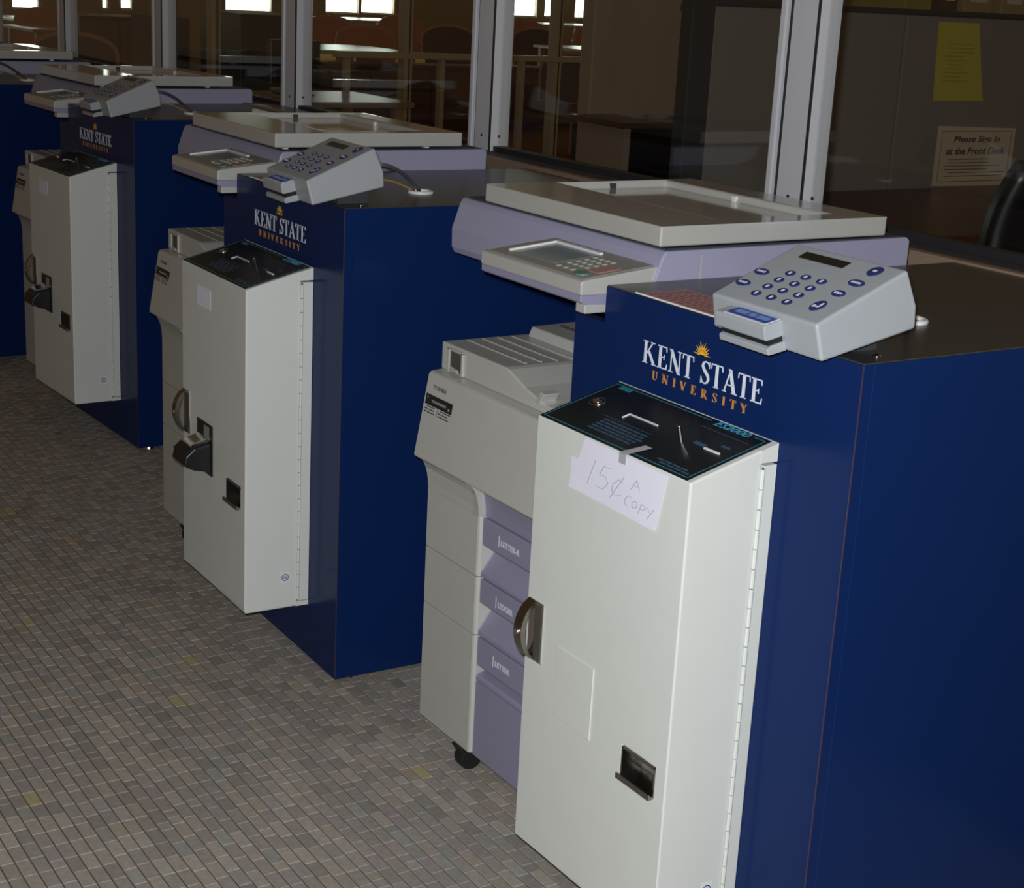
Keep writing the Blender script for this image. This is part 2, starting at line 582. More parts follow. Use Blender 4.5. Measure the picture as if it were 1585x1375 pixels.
tiles = []
rnd = random.Random(3)
nrow = int((FY1 - FY0) / TW)
block = {}
for r in range(nrow):
    y = FY0 + (r + 0.5) * TW
    x = FX0 + (0.5 * (r % 2)) * TL + rnd.choice([0, 0, 0, 0.25, 0.12]) * TL
    while x < FX1 - TL:
        l = TL if rnd.random() < 0.88 else TL / 2
        cx = x + l / 2
        patch = block.setdefault((int(cx / 0.3 + 100), int(y / 0.3 + 100)), [rnd.random() ** 1.5 for _ in PAL])
        wts = [w * (0.4 + p) for (c, w), p in zip(PAL, patch)]
        ci = rnd.choices(range(len(PAL)), wts)[0]
        tiles.append((cx, y, l, ci))
        x += l
view = []
for i, (x, y, l, ci) in enumerate(tiles):
    if l < TL:
        continue
    u, v, z = pix((x, y, 0))
    if z > 0 and 0 < u < 1585 and 0 < v < 1375 and y < -0.155 and not (u > 800 and y > -0.17):
        view.append((z, i))
view.sort()
single = [i for _, i in view[:300]]
tmesh = []
for c, _ in PAL:
    vs_, fs = tile_geo(TL - GAPX, TW - GAPY)
    me = bpy.data.meshes.new('tile')
    me.from_pydata(vs_, [], fs)
    at = me.color_attributes.new('tint', 'FLOAT_COLOR', 'POINT')
    for d_ in at.data:
        d_.color = (*c, 1)
    me.materials.append(TILE)
    tmesh.append(me)
for i in single:
    x, y, l, ci = tiles[i]
    o = bpy.data.objects.new('tile', tmesh[ci])
    o.location = (x, y, rnd.uniform(-0.0004, 0))
    o.rotation_euler = (0, 0, rnd.uniform(-.006, .006))
    o.parent = floor
    col.objects.link(o)
sset = set(single)
V, F, C = [], [], []
for i, (x, y, l, ci) in enumerate(tiles):
    if i in sset:
        continue
    vs_, fs = tile_geo(l - GAPX, TW - GAPY)
    n = len(V)
    dz = rnd.uniform(-0.0004, 0)
    k = rnd.uniform(0.90, 1.10)
    V += [(x + a, y + b, c + dz) for a, b, c in vs_]
    F += [tuple(q + n for q in f) for f in fs]
    C += [tuple(q * k for q in PAL[ci][0])] * len(vs_)
me = bpy.data.meshes.new('tile_field')
me.from_pydata(V, [], F)
at = me.color_attributes.new('tint', 'FLOAT_COLOR', 'POINT')
flat = []
for c in C:
    flat += [c[0], c[1], c[2], 1.0]
at.data.foreach_set('color', flat)
me.materials.append(TILE)
tf = bpy.data.objects.new('tile_field', me)
tf.parent = floor
tf['kind'] = 'stuff'
col.objects.link(tf)

# ---- low wall and glazed partition behind the copiers
GY = 0.895          # front of the mullions
wall = build('wall_back', G().box(-7.6, 1.9, 0.83, 0.99, -0.06, 1.012), LOWW)
tag(wall, 'low wall carrying the glazed partition behind the copiers', kind='structure')
sill = build('trim_1', G().box(-7.6, 1.9, 0.80, 1.00, 1.012, 1.026), DKTRIM, bevel=0.002)
tag(sill, 'dark sill under the glass partition', kind='structure')
strip = build('trim_2', G().box(-7.6, 1.9, 0.774, 0.80, 0.985, 1.034), OAK, bevel=0.003)
tag(strip, 'narrow light wood strip along the foot of the glass partition', kind='structure')
mull_x = [-1.119 - 1.272 * i for i in range(-2, 6)]
for n, mx_ in enumerate(mull_x):
    w = thing('window_%d' % (n + 1), (mx_, GY + 0.03, 1.026), kind='structure')
    w['label'] = 'glass bay of the partition between grey metal posts'
    mu = build('mullion', G().box(mx_ - 0.080, mx_ - 0.002, GY, GY + 0.062, 1.026, 2.9), ALU, w, bevel=0.0025)
    sub('mullion_side', G().box(mx_ - 0.002, mx_ + 0.002, GY + 0.004, GY + 0.062, 1.026, 2.9), ALU, mu, w, bevel=0.001)
    sub('gasket', G().box(mx_ - 0.003, mx_ + 0.0015, GY - 0.0008, GY + 0.0042, 1.026, 2.9), GASKET, mu, w)
    for bx, by, ax in ((mx_ - 0.040, GY - 0.0015, 'y'), (mx_ + 0.0018, GY + 0.030, 'x')):
        sub('screw', G().cyl((bx, by, 1.066), ax, 0.004, 0.0022, 10), GASKET, mu, w)
    build('gasket', G().box(mx_ - 0.100, mx_ - 0.080, GY + 0.012, GY + 0.05, 1.026, 2.9), GASKET, w)
    build('glazing_bead', G().box(mx_ - 0.122, mx_ - 0.102, GY + 0.002, GY + 0.045, 1.026, 2.9), LIDM if False else ALU, w, bevel=0.004)
    if n + 1 < len(mull_x) + 1:
        build('pane', G().box(mx_ - 1.272 + 0.002, mx_ - 0.110, GY + 0.027, GY + 0.033, 1.026, 2.9), GLASS, w)
    build('bottom_rail', G().box(mx_ - 1.272 + 0.004, mx_ - 0.122, GY + 0.012, GY + 0.048, 1.026, 1.040), GASKET, w)

# ---- reading room beyond the glass
rf = build('floor_reading_room', G().box(-28.3, 6, 1.00, 24, -0.06, 0.0), CARPET)
tag(rf, 'mustard carpet of the reading room beyond the glass', kind='structure')
EX = -28.0
kz = (EX - CAM.x) / (-22.0 - CAM.x)


def ey(y22): return CAM.y + (y22 - CAM.y) * kz
def ez(z22): return CAM.z + (z22 - CAM.z) * kz


SILLZ = 0.80
bays = [(1.0, 2.6), (2.9, 4.2), (5.04, 5.40), (6.33, 6.40), (6.60, 6.76), (8.22, 8.96), (9.60, 9.66), (9.88, 10.45), (10.50, 11.08), (13.33, 13.79), (13.95, 14.28), (14.57, 15.10), (16.0, 17.0), (17.4, 18.4)]
SILLZ = 0.60
g = G().box(EX - 0.2, EX, -1, 25, 0, SILLZ)
wl = build('wall_end', g, WALLF)
tag(wl, 'tan wall at the far end of the reading room', kind='structure')
prev = -1.0
for i, (a, b) in enumerate(bays):
    a2, b2 = ey(a), ey(b)
    sub_ = build('pier', G().box(EX - 0.2, EX, prev, a2, SILLZ, 2.7), WALLF, wl)
    prev = b2
    sz = ez(0.79 + (0.965 - 0.79) * min(1, max(0, (a - 5.0) / 9.0)) ** 0.8)
    build('pier', G().box(EX - 0.2, EX, a2, b2, SILLZ, sz), WALLF, wl)
    wn = thing('window_%d' % (20 + i), (EX - 0.1, (a2 + b2) / 2, sz), kind='structure')
    wn['label'] = 'bright daylight window in the far wall'
    build('pane', G().box(EX - 0.12, EX - 0.10, a2, b2, sz, 2.7), DAY, wn)
    fr = G().box(EX - 0.13, EX - 0.05, a2, b2, sz, sz + 0.03)
    build('window_frame', fr, BRASS, wn)
build('pier', G().box(EX - 0.2, EX, prev, 25, SILLZ, 2.7), WALLF, wl)
build('lintel', G().box(EX - 0.2, EX, -1, 25, 2.7, 3.2), WALLF, wl)

# bronze framed inner partition, perpendicular to the glass wall
PX = -8.35
ip = thing('partition_screen', (PX, 4.0, 0), 'bronze framed inner screen with a horizontal rail, seen through the glass', 'screen')
for y in (2.50, 3.87, 5.08, 6.3):
    build('post', G().box(PX - 0.05, PX + 0.05, y - 0.03, y + 0.03, 0, 2.8), BRASS, ip, bevel=0.004)
    build('post_groove', G().box(PX + 0.047, PX + 0.0515, y - 0.002, y + 0.010, 0, 2.8), GASKET, ip)
for y in (3.43, 4.15, 4.80, 5.7):
    build('baluster', G().box(PX - 0.03, PX + 0.03, y - 0.018, y + 0.018, 0, 0.96), BRASS, ip, bevel=0.003)
build('rail', G().box(PX - 0.055, PX + 0.055, 3.35, 6.33, 0.955, 0.995), BRASS, ip, bevel=0.005)


def table(px, py, z, lx, ly, m, label, cat='table', legs=True):
    t = thing('reading_table', (px, py, 0), label, cat, 'tables in the reading room')
    build('table_top', G().box(px - lx / 2, px + lx / 2, py - ly / 2, py + ly / 2, z - 0.035, z), m, t, bevel=0.004)
    for sx in (-1, 1):
        for sy in (-1, 1):
            build('leg', G().box(px + sx * (lx / 2 - .08) - .03, px + sx * (lx / 2 - .08) + .03, py + sy * (ly / 2 - .08) - .03, py + sy * (ly / 2 - .08) + .03, 0, z - .035), CHAIRW, t)
    return t


table(-14.3, 6.25, .74, 1.3, 1.3, TABW, 'white topped reading table behind the bronze rail, left of the bronze post')
table(-25.2, 11.8, .74, 1.5, 2.2, TABW, 'far white topped table under the bright window beside the grey mullion')
table(-26.8, 17.2, .74, 1.4, 2.4, TABW, 'far white topped table under the twin bright windows')
table(-15.9, 10.55, .74, 1.1, 0.8, TABW, 'small white topped table at the foot of the brown wall column')
table(-20.0, 4.7, .74, 1.6, 0.6, TABW, 'white topped table below the leftmost window of the far wall')
table(-17.2, 4.0, .74, 1.2, 0.5, TABO, 'oak topped table in front of the leftmost far window')
table(-7.85, 3.02, .74, 0.85, 0.85, TABO, 'near oak topped table just inside the glass beside the bronze screen')


def chair(px, py, rz, m, label, s=1.0):
    t = thing('library_chair', (px, py, 0), label, 'chair', 'chairs in the reading room')
    t['_base'] = (0, 0, 0)
    t.location = (px, py, 0)
    t.rotation_euler = (0, 0, rz)
    t.scale = (s, s, s)
    build('seat', G().box(-.29, .29, -.24, .24, .42, .48), m, t, bevel=0.02)
    n = 10
    poly = [(-.33, .50), (.33, .50)] + [(.33 * math.cos(a * math.pi / n), .76 + .15 * math.sin(a * math.pi / n)) for a in range(n + 1)]
    rail = [(-.36, .48), (.36, .48)] + [(.36 * math.cos(a * math.pi / n), .77 + .17 * math.sin(a * math.pi / n)) for a in range(n + 1)]
    build('back_frame', G().prism(rail, 'y', .235, .265), CHAIRW, t, bevel=0.008)
    build('backrest', G().prism(poly, 'y', .215, .285), m, t, bevel=0.015)
    for sx in (-1, 1):
        for sy in (-1, 1):
            build('leg', G().box(sx * .22 - .02, sx * .22 + .02, sy * .21 - .02, sy * .21 + .02, 0, .42), CHAIRW, t)
        build('armrest', G().box(sx * .32 - .025, sx * .32 + .025, -.22, .25, .64, .67), CHAIRW, t, bevel=0.008)
        build('arm_post', G().box(sx * .32 - .018, sx * .32 + .018, -.20, -.165, .42, .64), CHAIRW, t)
    return t


FACE_CAM = math.radians(-62)
chair(-16.4, 7.70, math.radians(-115), REDUP, 'russet library chair with rounded wooden back, left of the bronze post')
chair(-19.4, 8.70, math.radians(-120), REDUP, 'farther russet chair, its back rising behind the white reading table')
chair(-17.2, 9.35, math.radians(-125), UPHOL, 'dark rounded chair back between the bronze post and the grey mullion')
chair(-21.5, 10.9, math.radians(-110), REDUP, 'russet chair beyond the dark rounded chair back')
chair(-17.4, 10.85, math.radians(-125), UPHOL, 'dark chair behind the rail, right of the grey mullion')
chair(-21.0, 12.9, math.radians(-120), REDUP, 'russet chair far behind the rail, right of the grey mullion')
chair(-10.6, 6.95, math.radians(-150), UPHOL, 'dark chair standing on the carpet beside the brown wall column')
chair(-20.0, 13.6, math.radians(-120), REDUP, 'russet chair beside the small white table at the brown column')
chair(-11.8, 2.75, math.radians(-120), UPHOL, 'dark chair seen through the second glass bay from the left')
chair(-18.4, 4.45, math.radians(-115), REDUP, 'russet chair seen through the leftmost glass bay')
lb_ = thing('carpet_blocker', (-13.1, 7.6, 0), 'long low dark block added behind the bronze rail to hide bright carpet', 'added block')  # made-up dark block, added to cover the brightly lit carpet behind the rail
build('body', G().box(-13.3, -13.0, 4.6, 10.9, 0, 0.62), BOOK3, lb_, bevel=0.005)
build('top', G().box(-13.33, -12.97, 4.57, 10.93, 0.62, 0.65), BOOK3, lb_, bevel=0.004)
for k in range(9):
    build('door', G().box(-12.999, -12.985, 4.63 + k * .695, 5.30 + k * .695, 0.06, 0.60), BOOK3, lb_, bevel=0.004)

# dark cabinets seen through the left panes
c1 = thing('file_cabinet', (-10.5, 3.72, 0), 'dark low file cabinet in front of a bright window, beside the grey mullion', 'cabinet')
build('body', G().box(-10.9, -10.1, 3.42, 4.02, 0, 1.16), DARKF, c1, bevel=0.01)
for k in range(3):
    d_ = build('drawer', G().box(-10.098, -10.085, 3.45, 3.99, 0.06 + k * 0.36, 0.39 + k * 0.36), DARKF, c1, bevel=0.004)
    sub('handle', G().box(-10.085, -10.06, 3.65, 3.80, 0.25 + k * 0.36, 0.27 + k * 0.36), BRASS, d_, c1)
c2 = thing('book_truck', (-9.0, 2.43, 0), 'narrow black cupboard beside the tan wall strip at left', 'cupboard')
build('body', G().box(-9.25, -8.75, 2.28, 2.50, 0, 1.16), DARKF, c2, bevel=0.01)
build('door', G().box(-8.749, -8.735, 2.30, 2.48, 0.05, 1.12), BLACK, c2, bevel=0.004)
wp = build('wall_pier', G().box(-12.6, -12.2, 3.62, 4.02, 0, 2.8), BOOK1)
tag(wp, 'mustard coloured pier seen through the third glass bay', kind='structure')
c3 = thing('storage_cupboard', (-13.2, 3.45, 0), 'dark brown cupboard filling the second glass bay from the left', 'cupboard')
build('body', G().box(-13.6, -12.9, 3.10, 3.80, 0, 1.02), DARKF, c3, bevel=0.01)
for a in (3.11, 3.46):
    build('door', G().box(-12.899, -12.88, a, a + .33, 0.05, 0.98), BOOK3, c3, bevel=0.005)

# computer on the near oak table
mo = thing('desktop_monitor', (-7.95, 2.85, .74), 'black computer monitor on the near oak table inside the glass', 'monitor')
build('screen_housing', G().box(-7.99, -7.93, 2.70, 3.04, .80, 1.07), BLACK, mo, bevel=0.008)
build('stand', G().box(-7.99, -7.95, 2.83, 2.91, .752, .82), BLACK, mo)
build('foot', G().box(-8.06, -7.86, 2.77, 2.97, .74, .752), BLACK, mo, bevel=0.004)

# brown wall column and book return counter
bc = build('wall_column', G().box(-5.66, -5.55, 3.44, 5.2, 0, 2.9), WALNUT, bevel=0.01)
tag(bc, 'brown panelled wall column beyond the glass', kind='structure')
rc = thing('return_counter', (-5.3, 3.9, 0), 'brown counter with a black open slot at the foot of the wall column', 'counter')
build('top', G().box(-5.545, -5.05, 3.30, 4.7, .815, .845), CHERRY, rc, bevel=0.004)
build('base', G().box(-5.545, -5.09, 3.34, 4.7, 0, .56), CHERRY, rc, bevel=0.004)
build('back', G().box(-5.545, -5.50, 3.34, 4.7, .56, .815), BLACK, rc)
build('side', G().box(-5.50, -5.09, 3.34, 3.38, .56, .815), WALNUT, rc)
build('slot_lining', G().box(-5.50, -5.12, 3.38, 4.7, .561, .57), BLACK, rc)

# cubicle screen with papers, desk and chair
CX = -3.35
cs = thing('cubicle_screen', (CX, 3.7, 0), 'taupe fabric cubicle screen holding the yellow and cream notices', 'screen')
for a, b in ((2.44, 3.42), (3.43, 4.42), (4.43, 5.4)):
    build('fabric_panel', G().box(CX - 0.06, CX, a, b, 0.1, 1.435), FABRIC, cs, bevel=0.006)
build('top_cap', G().box(CX - 0.065, CX + 0.005, 2.44, 5.4, 1.436, 1.458), DKTRIM, cs, bevel=0.004)
build('end_post', G().box(CX - 0.065, CX + 0.005, 2.33, 2.437, 0, 1.458), DKTRIM, cs, bevel=0.004)
build('kick_plate', G().box(CX - 0.062, CX + 0.002, 2.44, 5.4, 0, 0.1), DKTRIM, cs)

dk = thing('office_desk', (-2.8, 3.8, 0), 'dark cherry desk in front of the cubicle screen', 'desk')
build('desk_top', G().box(-3.34, -2.28, 2.48, 5.2, .705, .74), CHERRY, dk, bevel=0.005)
build('side_panel', G().box(-3.30, -2.34, 2.50, 2.54, 0, .705), CHERRY, dk)
build('side_panel', G().box(-3.30, -2.34, 5.12, 5.16, 0, .705), CHERRY, dk)
build('modesty_panel', G().box(-3.10, -3.07, 2.54, 5.12, .2, .705), CHERRY, dk)

yp = thing('yellow_notice', (CX + 0.002, 3.75, 1.25), 'yellow printed notice pinned high on the cubicle screen', 'notice')
n = 8
g = G()
for i in range(n):
    for j in range(2):
        pass
vsx, fsx = [], []
for i in range(n + 1):
    t = i / n
    z = 1.414 - t * 0.315
    curl = 0.001 + 0.012 * max(0, t - .6) ** 1.3
    y0 = 3.606 + 0.015 * t
    y1 = 3.842 + 0.075 * t
    vsx += [(CX + curl + 0.001, y0, z), (CX + curl + 0.001, y1, z), (CX + curl, y0, z), (CX + curl, y1, z)]
for i in range(n):
    a = i * 4
    fsx += [(a, a + 1, a + 5, a + 4), (a + 3, a + 2, a + 6, a + 7), (a, a + 4, a + 6, a + 2), (a + 1, a + 3, a + 7, a + 5)]
fsx += [(0, 2, 3, 1), (n * 4, n * 4 + 1, n * 4 + 3, n * 4 + 2)]
build('sheet', G().add(vsx, fsx), YPAPER, yp)
g = G()
rl = random.Random(5)
for i in range(11):
    z = 1.33 - i * 0.0165
    a = 3.655 + rl.uniform(0, .03)
    g.box(CX + 0.0028, CX + 0.0034, a, a + rl.uniform(.09, .16), z - 0.004, z)
build('print', g, YINK, yp)

cn = thing('sign_in_notice', (CX + 0.002, 3.9, .86), 'cream bordered notice asking visitors to sign in, standing on the desk back', 'notice')
pl = [(3.676, .746), (4.150, .741), (4.146, .985), (3.676, .996)]
build('sheet', G().prism(pl, 'x', CX + 0.001, CX + 0.004), CREAM, cn)
g = G()
for (a, b, c, d_) in ((3.70, 4.125, .975, .972), (3.70, 4.125, .765, .762), (3.70, 3.703, .972, .765), (4.122, 4.125, .972, .765)):
    g.box(CX + 0.0041, CX + 0.0046, a, b, min(c, d_), max(c, d_))
for i in range(6):
    z = .858 - i * 0.014
    a = 3.73 + rl.uniform(0, .03)
    g.box(CX + 0.0041, CX + 0.0046, a, a + rl.uniform(.24, .36), z - 0.004, z)
build('print', g, BINK, cn)
g = G()
add_text(g, 'Please Sign in', 0.28, lambda p: (CX + 0.0042 + p[2], 3.775 + p[0], .920 + p[1]), height=0.034, shear=0.2, bold=0.02)
add_text(g, 'at the Front Desk', 0.36, lambda p: (CX + 0.0042 + p[2], 3.735 + p[0], .876 + p[1]), height=0.030, shear=0.2, bold=0.02)
build('heading', g, DINK, cn)

# boxes and books on the shelf behind the screen
sh = thing('wall_shelf', (-3.9, 4.0, 1.41), 'dark shelf board just behind the top of the cubicle screen', 'shelf')
build('board', G().box(-4.15, -3.62, 2.9, 5.6, 1.40, 1.43), DKTRIM, sh)
build('bracket', G().box(-4.1, -3.66, 3.0, 3.04, 0, 1.40), DKTRIM, sh)
build('bracket', G().box(-4.1, -3.66, 5.4, 5.44, 0, 1.40), DKTRIM, sh)
bk = [(3.02, .10, BOOK3, 'dark brown', 'leftmost'), (3.16, .13, BOOK3, 'brown', 'second from the left'), (3.76, .16, BOOK2, 'olive yellow', 'above the yellow notice'),
      (3.98, .10, BOOK3, 'brown', 'between the olive and tan boxes'), (4.12, .18, BOOK1, 'tan', 'right of the brown book'), (4.36, .16, BOOK1, 'tan', 'at the right edge')]
for y, w_, m, cn_, wh in bk:
    t = thing('file_box', (-3.9, y + w_ / 2, 1.43), '%s file box on the shelf above the screen, %s' % (cn_, wh), 'box', 'file boxes on the shelf')
    build('box_body', G().box(-4.05, -3.70, y, y + w_, 1.43, 1.70), m, t, bevel=0.004)
    build('spine_label', G().box(-3.699, -3.6975, y + .2 * w_, y + .8 * w_, 1.50, 1.58), CREAM, t)

oc = thing('office_chair', (-1.67, 2.42, 0), 'black office chair at the right edge, beyond the glass', 'chair')
oc['_base'] = (0, 0, 0)
oc.rotation_euler = (0, 0, math.radians(-125))
rows = []
n = 14
gv, gf = [], []
for i in range(n + 1):
    t = i / n
    wv = 0.23 * math.sin(math.pi * (0.18 + 0.66 * (1 - t))) ** 0.55
    z = 0.48 + 0.58 * t
    for k in range(9):
        s = -1 + 2 * k / 8
        gv.append((s * wv, 0.06 * s * s - 0.04 * math.sin(t * 3), z))
for i in range(n):
    for k in range(8):
        gf.append((i * 9 + k, i * 9 + k + 1, (i + 1) * 9 + k + 1, (i + 1) * 9 + k))
b_ = build('backrest', G().add(gv, gf), UPHOL if False else BLACK, oc, smooth=True)
md = b_.modifiers.new('thick', 'SOLIDIFY'); md.thickness = 0.06
build('seat', G().cyl((0, -.22, .42), 'z', .25, .07, 20), BLACK, oc, bevel=0.02)
build('column', G().cyl((0, -.22, .10), 'z', .03, .32, 12), DKTRIM, oc)
build('back_bar', G().box(-.03, .03, -.1, .05, .42, .62), DKTRIM, oc)
for k in range(5):
    a = k * 2 * math.pi / 5
    build('base_arm', G().tube([(0, -.22, .12), (.28 * math.cos(a), -.22 + .28 * math.sin(a), .07)], .022, 8), DKTRIM, oc)
    build('castor', G().cyl((.28 * math.cos(a), -.235 + .28 * math.sin(a), .03), 'y', .03, .03, 12), RUBBER, oc)


# ================================================================== COPIER STATIONS (built at the nearest place, then copied)
# ---- blue cabinet
def make_cabinet():
    t = thing('blue_cabinet', (-0.29, 0.38, 0))
    z0 = 0.015
    fp = build('front_panel', G().prism([(-W2, z0), (0, z0), (0, H - .002), (-W1, H - .002), (-W1, H - STEP), (-W2, H - STEP)], 'y', 0, 0.02), BLUE, t, bevel=0.0008, seg=1)
    build('side_panel', G().box(-0.02, 0, 0.02, 0.772, z0, H - .002), BLUE, t, bevel=0.0008, seg=1)
    build('side_panel', G().box(-W1, -W1 + .02, 0.02, 0.772, z0, H - .002), BLUE, t, bevel=0.0008, seg=1)
    build('back_panel', G().box(-W1 + .02, -0.02, 0.752, 0.772, z0, H - .002), BLUE, t)
    tp = build('top_panel', G().box(-W1 + .001, -0.001, 0.001, 0.772, H - .002, H), TOPL, t, bevel=0.0006, seg=1)
    build('edge_banding', G().box(-0.0010, 0.0003, -0.0003, 0.0012, z0, H - .003), BAND, t)
    for x in (-.04, -.52):
        for y in (.05, .72):
            build('foot', G().cyl((x, y, 0), 'z', .016, .0145, 14, .012), CHROME, t)
    gr = build('cord_grommet', G().torus((-.185, .268, H + .002), .024, .0045), WHITE, t, smooth=True)
    sub('grommet_hole', G().cyl((-.185, .268, H - .0005), 'z', .021, .0015, 20), DARKIN, gr, t)
    build('dome_screw', G().dome((-.026, .048, H), .006, .005), CHROME, t, smooth=True)
    T = lambda p: (-.463 + p[0], -p[2], .9305 + p[1])
    build('name_lettering', serif_text('KENT STATE', .280, .0345, T, 0.02, 0.16), LETTW, t)
    T = lambda p: (-.436 + p[0], -p[2], .9095 + p[1])
    build('name_lettering', serif_text('UNIVERSITY', .222, .0135, T, .52, 0.20), LETTO, t)
    T = lambda p: (-.3215 + p[0], -p[2], .9712 + p[1])
    g_ = G()
    g_.prism([(.009 * math.cos(a * math.pi / 12), .008 * math.sin(a * math.pi / 12) + .0005) for a in range(13)], 'z', 0, .0005, T)
    for k in range(11):
        a = math.pi * (0.02 + 0.96 * k / 10)
        L = .0195 if k % 2 == 0 else .0165
        c, s = math.cos(a), math.sin(a)
        w_ = .0016
        g_.prism([(.006 * c - w_ * s, .006 * s + w_ * c), (.006 * c + w_ * s, .006 * s - w_ * c), (L * c, L * s)], 'z', 0, .0005, T)
    build('sun_emblem', g_, SUNG, t)
    return t


# ---- copier
def make_copier():
    t = thing('photocopier', (-0.87, 0.33, 0))
    XL, XR = -1.130, -0.650
    yf = 0.0167
    # lower carcass
    build('lower_body', G().box(XL + .004, XR, yf + .045, 0.62, 0.052, 0.600), BEIGE, t, bevel=0.006)
    for za, zb in ((.4130, .5300), (.2962, .4110), (.052, .2942)):
        build('column_panel', G().prism([(XL, yf), (-.9415, yf), (-.9372, yf + .0018), (-.9345, yf + .0065), (-.9345, yf + .05), (XL, yf + .05)], 'z', za, zb), BEIGE, t, bevel=0.0008)
    for za, zface, zb, txt in ((.529, .478, .414, 'LETTER-R'), (.410, .364, .297, 'LEDGER'), (.293, .238, .205, 'LETTER')):
        y = yf + .006
        dr = build('paper_drawer', G().prism([(y, za), (y, zface), (y + .004, zface - .004), (y + .032, zface - .004), (y + .034, zface - .012), (y + .004, zb + .012), (y, zb + .008), (y, zb), (y + .044, zb), (y + .044, za)], 'x', -.9325, XR), LAV, t, bevel=0.0012)
        g_ = G()
        add_text(g_, txt, .062 if len(txt) > 6 else .050, lambda p, q=za: (-.868 + p[0], y - .0002 - p[2], q - .034 + p[1]), height=.011, bold=0.02)
        g_.box(-.876, -.8745, y - .0006, y, za - .038, za - .017)
        sub('drawer_print', g_, LEG, dr, t)
    build('base_panel', G().box(-.9325, XR, yf + .006, yf + .05, .050, .203), LAV, t, bevel=0.0012)
    # flared cove
    def arc(y0, z0, y1, z1, n=7):
        pts = []
        for i in range(n + 1):
            a = i / n * math.pi / 2
            pts.append((y0 + (y1 - y0) * (1 - math.cos(a)), z0 + (z1 - z0) * math.sin(a)))
        return pts
    cove = arc(yf, .531, -.0165, .599) + [(yf + .05, .599), (yf + .05, .531)]
    build('cove', G().prism(cove, 'x', XL, -.953), BEIGE, t)
    rimc = [(a - .003, b) for a, b in arc(yf, .531, -.0165, .599)] + [(yf + .05, .599), (yf + .05, .531)]
    build('cove_rib', G().prism(rimc, 'x', -.953, -.9345), LIDM, t, bevel=0.002)
    cove2 = [(a + .012, b) for a, b in arc(yf, .531, -.010, .599)] + [(yf + .05, .599), (yf + .05, .531)]
    build('cove', G().prism(cove2, 'x', -.9345, XR), LAV, t)
    # front cover
    fc = build('front_cover', G().prism([(-.0185, .600), (.0083, .7585), (.013, .7635), (.040, .766), (.30, .766), (.30, .600)], 'x', XL, XR), BEIGE, t, bevel=0.003)
    # nameplate on the leaning cover: local a along X, b up the slope
    sl = math.atan2(.0268, .1585)
    def TC(p):
        return (XL + .006 + p[0], -.0185 + math.sin(sl) * p[1] - math.cos(sl) * p[2], .600 + math.cos(sl) * p[1] + math.sin(sl) * p[2])
    g_ = G()
    add_text(g_, 'TOSHIBA', .048, lambda p: TC((p[0] + .022, p[1] + .1370, p[2] + .0002)), height=.0075, bold=0.01)
    sub('maker_lettering', g_, DKTRIM, fc, t)
    pl_ = sub('model_plate', G().box(.002, .100, .1045, .1245, 0, .0006, TC), BLACK, fc, t)
    g_ = G()
    r_ = random.Random(4)
    g_.box(.008, .011, .117, .1205, .0006, .0009, TC)
    for k in range(9):
        g_.box(.026 + k * .006, .030 + k * .006, .1115, .1165, .0006, .0009, TC)
    g_.box(.086, .092, .1085, .1135, .0006, .0009, TC)
    sub('model_print', g_, KEYC, fc, t)
    g_ = G()
    for row in range(3):
        for a in (.004, .055):
            x = a + (.006 if row < 1 else 0)
            for k in range(4):
                L = r_.uniform(.005, .010)
                g_.box(x, x + L, .1005 - row * .0055, .1028 - row * .0055, 0, .0003, TC)
                x += L + .0015
    g_.box(.0495, .0505, .088, .1035, 0, .0003, TC)
    sub('model_print', g_, DINK, fc, t)
    # output tray block
    ty = .0357
    poly = [(XL, .766), (XL, .8186), (-.905, .8186), (-.893, .8165), (-.838, .797), (-.800, .788), (-.770, .782), (XR, .779), (XR, .766)]
    build('output_tray', G().prism(poly, 'y', ty, .60), BEIGE, t, bevel=0.003)
    for k, y in enumerate((.085, .118, .152, .185)):
        build('tray_rib', G().box(XL + .01, -.915, y, y + .003, .8186, .8205), LIDM, t)
    build('upper_tray', G().prism([(.215, .8186), (.223, .838), (.50, .845), (.50, .8186)], 'x', XL + .02, XR), BEIGE, t, bevel=0.003)
    for k in range(4):
        build('tray_rib', G().box(XL + .05, XR - .01, .27 + k * .05, .274 + k * .05, .838, .8435), DARKIN, t)
    build('tray_clip', G().prism([(-.800, .780), (-.785, .780), (-.770, .800), (-.783, .803)], 'y', ty - .004, ty + .03), LIDM, t, bevel=0.002)
    hs = build('handle_recess', G().box(-1.095, -1.051, ty - .0012, ty + .001, .770, .809), DARKIN, t)
    g_ = G()
    for a in ((-1.101, -1.095, .767, .813), (-1.051, -1.045, .767, .813), (-1.101, -1.045, .809, .814)):
        g_.box(a[0], a[1], ty - .005, ty, a[2], a[3])
    sub('recess_frame', g_, LIDM, hs, t, bevel=0.001)
    sub('recess_lever', G().prism([(-1.094, .770), (-1.060, .770), (-1.066, .776), (-1.088, .779)], 'y', ty - .006, ty - .001), LIDM, hs, t, bevel=0.001)
    # neck and scanner
    build('neck', G().box(-.82, -.655, .34, .60, .76, .975), BEIGE, t, bevel=0.004)
    LAVS = mat('scanner_lavender', (0.335, 0.325, 0.45), 0.42, noise=0.03, scale=30, bump=0.02)
    sc = build('scanner_body', G().prism([(.099, .972), (.092, .985), (.091, 1.020), (.1075, 1.068), (.114, 1.077), (.650, 1.079), (.656, 1.073), (.656, .990), (.640, .972)], 'x', -1.207, -W1 - .0015), LAVS, t, bevel=0.003)
    sub('seam', G().box(-W1 - .0016, -W1 - .0009, .186, .188, .99, 1.068), LIDM, sc, t)
    sub('scanner_top', G().box(-1.195, -W1 - .010, .12, .645, 1.078, 1.0805), DKTRIM, sc, t)
